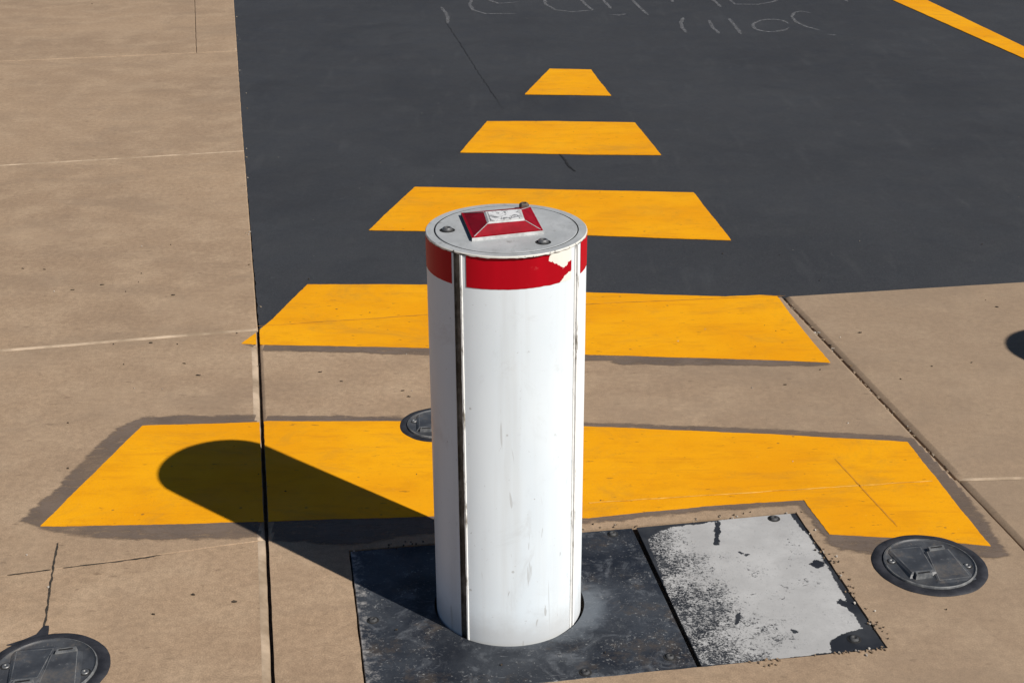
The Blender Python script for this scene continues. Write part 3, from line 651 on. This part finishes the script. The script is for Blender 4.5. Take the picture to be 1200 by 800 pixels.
def cover(name, x, y, r, rz, label, sealw=.19, spur=None):
    root = empty(name, (x, y, 0), rz)
    tag(root, label, 'utility cover', 'round grey utility covers set in the concrete')
    z = .0026
    bm = bmesh.new(); n = 72; rl = r*(1-sealw)
    rr = [r*(1+.018*noise.noise(Vector((math.cos(k*.0873)*2, math.sin(k*.0873)*2, x*5)))+.008*noise.noise(Vector((k*.5, x, 0)))) for k in range(n)]
    rings = []
    for fn, zz in ((lambda k: rr[k], .0003), (lambda k: rr[k]-.002, z), (lambda k: rl+.002, z+.0008), (lambda k: rl+.0004, z-.0005), (lambda k: rl-.003, z-.0005)):
        rings.append([bm.verts.new((fn(k)*math.cos(2*math.pi*k/n), fn(k)*math.sin(2*math.pi*k/n), zz)) for k in range(n)])
    for a, b in zip(rings, rings[1:]):
        for k in range(n): f = bm.faces.new((a[k], a[(k+1) % n], b[(k+1) % n], b[k])); f.smooth = True
    if spur:
        sheet(bm, spur, .0022, .002, .01, .001, 40)
    obj('sealant_ring', bm, MT['seal'], root)
    bm = bmesh.new()
    lathe(bm, [(rl-.001, -.01), (rl-.001, z+.0026), (rl-.0022, z+.0042), (rl-.0036, z+.0042)], 72, mi=1, close_top=False)
    lathe(bm, [(rl-.0042, z+.0042), (rl-.0060, z+.0022), (rl-.0085, z+.0007), (rl-.03, z+.0006), (.006, z+.0006)], 72)
    lid = obj('lid', bm, [MT['lid'], MT['lidedge']], root)
    T_ = [V2(p) for p in D['tongue']]; k = r
    for s_ in (1, -1):
        bm = bmesh.new(); c = Vector((.02, -.06))                       # raised tongues, one turned half round
        P = [((p-c)*s_*1.0+Vector((0.0, -.01)))*k for p in T_]
        cen = sum(P, Vector((0, 0)))/4; lean = Vector((0, .9))*s_
        poly_block(bm, P, z+.0004, z+.0058*k/.11, -.0095*k/.11, dz=lambda p: .075*(p-cen).dot(lean))
        a, b = ccw(P)[0], ccw(P)[1]
        # small slotted bar at the root of the tongue
        u, w_ = (P[1]-P[0]).normalized(), Vector((0, 1))*s_
        m = (P[0]+P[1])/2+w_*.003
        L_ = (P[1]-P[0]).length*.42
        box = [m-u*L_-w_*.003, m+u*L_-w_*.003, m+u*L_+w_*.013*k/.11, m-u*L_+w_*.013*k/.11]
        zb = z+.0104*k/.11
        poly_block(bm, box, z+.0004, zb, .0016, mi=2)
        slot = [m-u*L_*.7+w_*.004, m+u*L_*.7+w_*.004, m+u*L_*.7+w_*.009, m-u*L_*.7+w_*.009]
        poly_block(bm, slot, zb-.001, zb+.0003, .0002, mi=1)
        # chord plate beside the tongue
        ang0 = math.atan2(*(-u)[::-1]) if False else (math.pi*.97 if s_ > 0 else -.03*math.pi)
        obj('raised_tongue', bm, [MT['lid'], MT['boltdark'], MT['lidedge']], root)
    for s_ in (1, -1):
        bm = bmesh.new(); px, py = s_*rl*.80, -s_*rl*.10
        lathe(bm, [(.0075, z), (.0072, z+.0022), (.006, z+.003), (.003, z+.003), (.0028, z+.0012)], 16, px, py)
        lathe(bm, [(.0105, z+.0008), (.0100, z+.0012), (.0078, z+.0012)], 16, px, py, mi=1, close_top=False)
        obj('bolt', bm, [MT['bolt'], MT['boltdark']], root)
    return root
c1 = D['cov1']; c2 = D['cov2']; c3 = D['cov3']
cover('utility_cover', *c1, 0, 'round grey utility cover touching the right end of the widest yellow bar')
ce = V2(D['ccracks'][1][-1])-V2(c2[:2]); sp = [ce+Vector(p) for p in ((-.055, -.048), (.04, -.045), (.012, -.018), (.006, .012), (-.004, .012), (-.010, -.014), (-.028, -.032))]
rz2 = 0.
rot = lambda p, a: Vector((p.x*math.cos(a)-p.y*math.sin(a), p.x*math.sin(a)+p.y*math.cos(a)))
cover('utility_cover', *c2, rz2, 'round grey utility cover at the near left, ending a crack in the concrete', spur=[rot(p, -rz2) for p in sp])
cover('utility_cover', *c3, -.15, 'small round grey utility cover peeking out from behind the bollard')

# ------------------------------------------------------------------ bollard
VA = math.atan2(-BY, -BX)             # direction from the post towards the viewer side of the drive
deg = math.radians
seams = [VA+deg(a) for a in (-36.3, 57.5, 147.5, 237.5-.0)]
def build_bollard():
    root = empty('retractable_bollard', (BX, BY, 0))
    gws = [deg(6.0), deg(2.6), deg(5.2), deg(5.2)]; FL = .88           # channel width; panels slightly flatter than a circle
    def panel_pts(k, a0, a1, n, dr=0.):
        mid = (a0+a1)/2; half = (a1-a0)/2; hc = math.sin(half)*R
        h2 = half*(FL if k == 0 else .995); R2 = hc/math.sin(h2); off = R*math.cos(half)-R2*math.cos(h2)
        out = []
        for i in range(n+1):
            t = -h2+2*h2*i/n; rr = R2+dr
            x_, y_ = off+rr*math.cos(t), rr*math.sin(t)
            out.append((x_*math.cos(mid)-y_*math.sin(mid), x_*math.sin(mid)+y_*math.cos(mid)))
        return out
    ZT, ZB = HB-.005, -.10
    BH = .0595                        # height of the red band
    spans = []
    for k in range(4):
        a0 = seams[k]+gws[k]/2; a1 = seams[(k+1) % 4]-gws[(k+1) % 4]/2
        while a1 < a0: a1 += 2*math.pi
        spans.append((a0, a1))
    bm = bmesh.new(); nz = 40
    allpts = [panel_pts(k, a0, a1, 40) for k, (a0, a1) in enumerate(spans)]
    for pts in allpts:
        pr = None
        for (x_, y_) in pts:
            col = [bm.verts.new((x_, y_, ZB+(ZT-ZB)*j/nz)) for j in range(nz+1)]
            if pr:
                for j in range(nz): bm.faces.new((pr[j], col[j], col[j+1], pr[j+1])).smooth = True
            pr = col
    bmesh.ops.recalc_face_normals(bm, faces=bm.faces)
    # panels are open sheets: face outwards
    for f in bm.faces:
        c = f.calc_center_median()
        if f.normal.x*c.x+f.normal.y*c.y < 0: f.normal_flip()
    obj('post', bm, MT['post'], root)
    # seam channels between the panels
    for k in range(4):
        bm = bmesh.new(); a = seams[k]
        p0 = allpts[k-1][-1]; p1 = allpts[k][0]; dep = (.0055, .0014, .004, .004)[k]
        n = 60; cols = []
        d0 = Vector(p0); d1 = Vector(p1); ax = Vector((math.cos(a), math.sin(a)))
        prof = [(d0, 0), (d0-ax*dep, 0), (d1-ax*dep, 0), (d1, 0)]
        for (p, _) in prof: cols.append([bm.verts.new((p.x, p.y, ZB+(ZT-ZB)*j/n)) for j in range(n+1)])
        for c0, c1_ in zip(cols, cols[1:]):
            for j in range(n): bm.faces.new((c0[j], c1_[j], c1_[j+1], c0[j+1]))
        ch = obj('seam_channel', bm, MT['groove' if k != 1 else 'grooveb'], root)
        # pale lapped edge of the sheeting, standing a little proud with a wavy line
        bm = bmesh.new(); tdir = Vector((-math.sin(a), math.cos(a)))
        for base, sgn, ww in (((d1, 1, .0036),) if k != 1 else ((d0, -1, .0030), (d1, 1, .0060))):
            prv = None
            for j in range(n*2+1):
                zz = ZB+(ZT-ZB)*j/(n*2); wv = .0007*noise.noise(Vector((zz*22, k*3.1, sgn)))+.0006*noise.noise(Vector((zz*75, k*3.1, sgn)))
                a_ = base-tdir*sgn*(.0007+wv)-ax*.0012; b_ = base-tdir*sgn*(.0002+wv)+ax*.0019
                c_ = base+tdir*sgn*ww*.75+ax*.0016; d_ = base+tdir*sgn*(ww+wv)-ax*.0015
                cur = [bm.verts.new((*p, zz)) for p in (a_, b_, c_, d_)]
                if prv:
                    for q in range(3): bm.faces.new((prv[q], prv[q+1], cur[q+1], cur[q]))
                prv = cur
        bmesh.ops.recalc_face_normals(bm, faces=bm.faces)
        for f in bm.faces:
            if f.normal.dot(Vector((ax.x, ax.y, 0))) < -.2: f.normal_flip()
        obj('lapped_edge', bm, MT['lip'], ch)
    # red band, one panel per span, with a chipped corner on the facing panel
    chip1 = [Vector(p) for p in ((34*R*deg(1), .002), (31.2*R*deg(1), -.016), (37*R*deg(1), -.025), (43*R*deg(1), -.035), (47*R*deg(1), -.034), (48*R*deg(1), -.027), (60*R*deg(1), -.022), (60*R*deg(1), .002), (30*R*deg(1), .002))]
    chip2 = [Vector(p) for p in ((58*R*deg(1), -.040), (47*R*deg(1), -.047), (41*R*deg(1), -.058), (33*R*deg(1), -.066), (60*R*deg(1), -.066))]
    bm = bmesh.new(); lay = bm.verts.layers.float.new('chip')
    for k, (a0, a1) in enumerate(spans):
        nA = 120 if k == 0 else 50; nZ = 46 if k == 0 else 12
        pts = panel_pts(k, a0, a1, nA, .0006); pr = None
        lo_a, hi_a = (.045, .955) if k == 0 else (.05, .98)
        if k == 1: lo_a = .045
        for i, (x_, y_) in enumerate(pts):
            if not lo_a <= i/nA <= hi_a: continue
            th = math.degrees(a0+(a1-a0)*i/nA-VA)
            col = []
            for j in range(nZ+1):
                zz = -BH+(BH-.004)*j/nZ + (.0008*noise.noise(Vector((th*.2, 0, 1))) if j == 0 else 0)
                v = bm.verts.new((x_, y_, HB+zz)); p = Vector((th*deg(1)*R, zz))
                e = min(-zz-.005, .02)
                v[lay] = max(sdist(p, chip1), sdist(p, chip2), -e*1.2-.0015) if k == 0 else max(-.02, -e*1.2-.0015)
                col.append(v)
            if pr:
                for j in range(nZ): bm.faces.new((pr[j], col[j], col[j+1], pr[j+1])).smooth = True
            pr = col
    for f in bm.faces:
        f.normal_update(); c = f.calc_center_median()
        if f.normal.x*c.x+f.normal.y*c.y < 0: f.normal_flip()
    obj('red_band', bm, MT['band'], root)
    # cap
    bm = bmesh.new(); n = 144; RC = R+.0005; rings = []
    prof = [(R-.0015, HB-.0040, 1), (RC, HB-.0034, 1), (RC, HB-.0014, 1), (RC-.0012, HB, 0), (.8985*R, HB, 0), (.8935*R, HB-.0004, 2), (.892*R, HB-.0035, 2), (.884*R, HB-.0035, 2), (.882*R, HB-.0002, 0), (.876*R, HB+.0006, 0), (.02, HB+.0006, 0)]
    for r_, z_, mi in prof:
        rings.append([bm.verts.new(((r_+(.0007*noise.noise(Vector((math.cos(2*math.pi*k/n)*14, math.sin(2*math.pi*k/n)*14, 2))) if mi == 1 else 0))*math.cos(2*math.pi*k/n), r_*math.sin(2*math.pi*k/n), z_+((.0022 if z_ < HB-.003 else .0004)*noise.noise(Vector((math.cos(2*math.pi*k/n)*18, math.sin(2*math.pi*k/n)*18, 7))) if mi == 1 else 0))) for k in range(n)])
    for i_, (a, b) in enumerate(zip(rings, rings[1:])):
        for k in range(n):
            f = bm.faces.new((a[k], a[(k+1) % n], b[(k+1) % n], b[k])); f.material_index = max(prof[i_][2], prof[i_+1][2]) if 4 <= i_ <= 7 else prof[i_][2]
    bm.faces.new(rings[-1])
    cap = obj('cap', bm, [MT['cap'], MT['rim'], MT['boltdark']], root)
    for (x_, y_) in D['capbolts']:
        bm = bmesh.new(); p = (x_-BX, y_-BY); z = HB+.0006; tall = y_ > BY+.05
        lathe(bm, [(.0135, z), (.0125, z+.0006), (.0095, z+.0005), (.0093, z-.0002)], 24, *p, mi=1, close_top=False)
        lathe(bm, [(.0088, z), (.0086, z+(.011 if tall else .0034)), (.0070, z+(.0132 if tall else .0050)), (.0046, z+(.0138 if tall else .0056)), (.0042, z+(.011 if tall else .0034))], 6 if tall else 24, *p, mi=1 if tall else 0, smooth=False)
        obj('bolt', bm, [MT['bolt'], MT['boltdark'] if not tall else MT['rustbolt']], cap)
    # red pyramid block bolted on the cap
    B = ccw([V2(p)-Vector((BX, BY)) for p in D['pyr_base']]); Tp = ccw([V2(p)-Vector((BX, BY)) for p in D['pyr_top']])
    z0, zt = HB+.0007, HB+.026
    def ringz(bm, P, z): return [bm.verts.new((p.x, p.y, z)) for p in P]
    bm = bmesh.new(); r0 = ringz(bm, B, z0); r1_ = ringz(bm, inset(B, [.0005]*4), z0+.006); r2 = ringz(bm, inset(B, [.0045]*4), z0+.0066); r3 = ringz(bm, inset(Tp, [-.003]*4), zt-.0022); r4 = ringz(bm, Tp, zt)
    for i in range(4):
        j = (i+1) % 4
        side = (B[i]+B[j])/2-sum(B, Vector((0, 0)))/4
        leftish = side.x < -.03
        bm.faces.new((r0[i], r0[j], r1_[j], r1_[i])).material_index = 2 if leftish else 1
        bm.faces.new((r1_[i], r1_[j], r2[j], r2[i])).material_index = 0
        bm.faces.new((r2[i], r2[j], r3[j], r3[i])).material_index = 0
        bm.faces.new((r3[i], r3[j], r4[j], r4[i])).material_index = 1
    bm.faces.new(r4).material_index = 1
    bmesh.ops.recalc_face_normals(bm, faces=bm.faces)
    py = obj('reflector_block', bm, [MT['redp'], MT['whitep'], MT['shadep']], root)
    bm = bmesh.new(); I = inset(Tp, [.0035]*4); a = ringz(bm, I, zt+.0002); b = ringz(bm, I, zt+.0009)
    for i in range(4): bm.faces.new((a[i], a[(i+1) % 4], b[(i+1) % 4], b[i]))
    bm.faces.new(b)
    obj('sticker', bm, MT['sticker'], py)
    # arris strips: worn white corners of the block
    r2p = inset(B, [.0045]*4); r3p = inset(Tp, [-.003]*4)
    for i in range(4):
        bm = bmesh.new(); p = Vector((*r2p[i], z0+.0068)); q_ = Vector((*r3p[i], zt-.002)); d = (q_-p).normalized(); s_ = d.cross(Vector((0, 0, 1))).normalized()*.0007
        up = Vector((0, 0, .0006)); vs = [bm.verts.new(x_) for x_ in (p-s_, p+s_, q_+s_, q_-s_)]; ws = [bm.verts.new(v.co+up+(p-p)) for v in vs]
        for k in range(4): bm.faces.new((vs[k], vs[(k+1) % 4], ws[(k+1) % 4], ws[k]))
        bm.faces.new(ws); bmesh.ops.recalc_face_normals(bm, faces=bm.faces)
        obj('corner_trim', bm, MT['whitep'], py)
    return root
b1 = build_bollard()
tag(b1, 'white retractable bollard with a red top band rising from the black steel plate', 'bollard', 'retractable bollards across the drive')
def copy_tree(o, parent=None):
    c = o.copy(); C.objects.link(c); c.parent = parent
    for ch in list(o.children): copy_tree(ch, c)
    return c
b2 = copy_tree(b1); b2.location = (*D['bollard2'], 0)
b2['label'] = 'second bollard past the right frame edge, seen by its rounded shadow on the concrete'

# ------------------------------------------------------------------ grit, leaves and twigs
bm = bmesh.new()
def leafbit(p, L_, w, z, mi, ang=None):
    a = random.uniform(0, math.pi) if ang is None else ang
    u = Vector((math.cos(a), math.sin(a))); v = Vector((-u.y, u.x)); k = 7; top = []; lo = []
    for i in range(k):
        t = 2*math.pi*i/k; q = V2(p)+u*L_*.5*math.cos(t)*random.uniform(.8, 1.1)+v*w*.5*math.sin(t)*random.uniform(.7, 1.2)
        top.append(bm.verts.new((q.x, q.y, z+random.uniform(.0012, .0035)))); lo.append(bm.verts.new((q.x, q.y, z)))
    for i in range(k): bm.faces.new((lo[i], lo[(i+1) % k], top[(i+1) % k], top[i])).material_index = mi
    bm.faces.new(top).material_index = mi
for i, p in enumerate(D['twigs']): leafbit(p, random.uniform(.007, .016), random.uniform(.0025, .005), .0003, 2, random.uniform(-.5, .3))
for i in range(95):                   # rubbish caught in the right expansion joint
    t = random.random()**1.25; p = R1+(R0-R1).normalized()*(t*1.05)
    side = random.choice((1, 1, 1, 0, -1)); p = p+rn*(side*random.uniform(.003, .009))
    z = random.uniform(-.012, -.002) if side == 0 else random.uniform(-.009, -.003)
    leafbit(p, random.uniform(.004, .014), random.uniform(.003, .006), z, random.choice((0, 0, 3, 3, 1, 2)))
edge = [PW[1], PW[2]]
for i in range(50):
    t = random.random()**.7; p = PW[1]+(PW[2]-PW[1])*t; o_ = (PW[2]-PW[1]).normalized(); o_ = Vector((-o_.y, o_.x))
    p = p+o_*random.gauss(.006, .008)
    leafbit(p, random.uniform(.002, .006), random.uniform(.002, .005), .0002, random.choice((1, 3, 3, 3, 2)))
for i in range(35):
    t = random.choice((random.random(), random.gauss(.35, .05), random.gauss(.8, .06))); p = PW[3]+(PW[2]-PW[3])*t+Vector((random.gauss(.002, .002), -abs(random.gauss(.006, .006))))
    leafbit(p, random.uniform(.002, .007), random.uniform(.002, .005), .0002, random.choice((3, 3, 3, 1)))
for i in range(60):
    t = random.random(); p = PB[0]+(PW[1]-PB[0])*t+Vector((0, random.gauss(.007, .006)))
    leafbit(p, random.uniform(.002, .005), random.uniform(.002, .004), .0002, random.choice((1, 2, 0)))
for i in range(70):
    p = Vector((random.uniform(-1.6, 1.6), random.uniform(2.1, 4.4)))
    leafbit(p, random.uniform(.002, .006), random.uniform(.0015, .004), .0003, random.choice((1, 2, 2)))
for i in range(16):
    t = random.random(); p = LE[1]+(LE[4]-LE[1])*t+Vector((random.gauss(.012, .012), 0))
    leafbit(p, random.uniform(.003, .009), random.uniform(.003, .006), .0002, random.choice((1, 0)))
tag(obj('debris', bm, [MT['leaf'], MT['grit'], MT['twig'], MT['tan']]), 'dry leaves, grit and twigs caught in joints', None, None, 'stuff')

# ------------------------------------------------------------------ light, sky, camera
sc = bpy.context.scene
sd_ = Vector(D['sun']).normalized()
sun = bpy.data.lights.new('sun', 'SUN'); sun.energy = 5.0; sun.angle = math.radians(.5); sun.color = (1, .955, .89)
so_ = bpy.data.objects.new('sun', sun); C.objects.link(so_); so_.rotation_euler = sd_.to_track_quat('Z', 'Y').to_euler(); so_.location = sd_*30
w = bpy.data.worlds.new('World'); sc.world = w; w.use_nodes = True
nt = w.node_tree; bg = nt.nodes['Background']
sky = nt.nodes.new('ShaderNodeTexSky'); sky.sky_type = 'NISHITA'; sky.sun_disc = False
sky.sun_elevation = math.asin(sd_.z); sky.sun_rotation = math.atan2(sd_.x, sd_.y)
sky.altitude = 1200; sky.air_density = .8; sky.dust_density = .2; sky.ozone_density = 2.0
nt.links.new(sky.outputs[0], bg.inputs['Color']); bg.inputs['Strength'].default_value = .05
k = D['cam']; cd = bpy.data.cameras.new('camera'); cam = bpy.data.objects.new('camera', cd); C.objects.link(cam)
cd.sensor_width = 36; cd.sensor_fit = 'HORIZONTAL'; cd.lens = k['f']*36/1200; cd.clip_start = .05; cd.clip_end = 1500
r_, u_, f_ = Vector(k['r']), Vector(k['u']), Vector(k['fw'])
cam.matrix_world = Matrix(((r_.x, u_.x, -f_.x, 0), (r_.y, u_.y, -f_.y, 0), (r_.z, u_.z, -f_.z, k['H']), (0, 0, 0, 1)))
sc.camera = cam
vs = sc.view_settings; vs.view_transform = 'Standard'; vs.look = 'None'; vs.exposure = 0.0; vs.gamma = 1; vs.use_curve_mapping = False
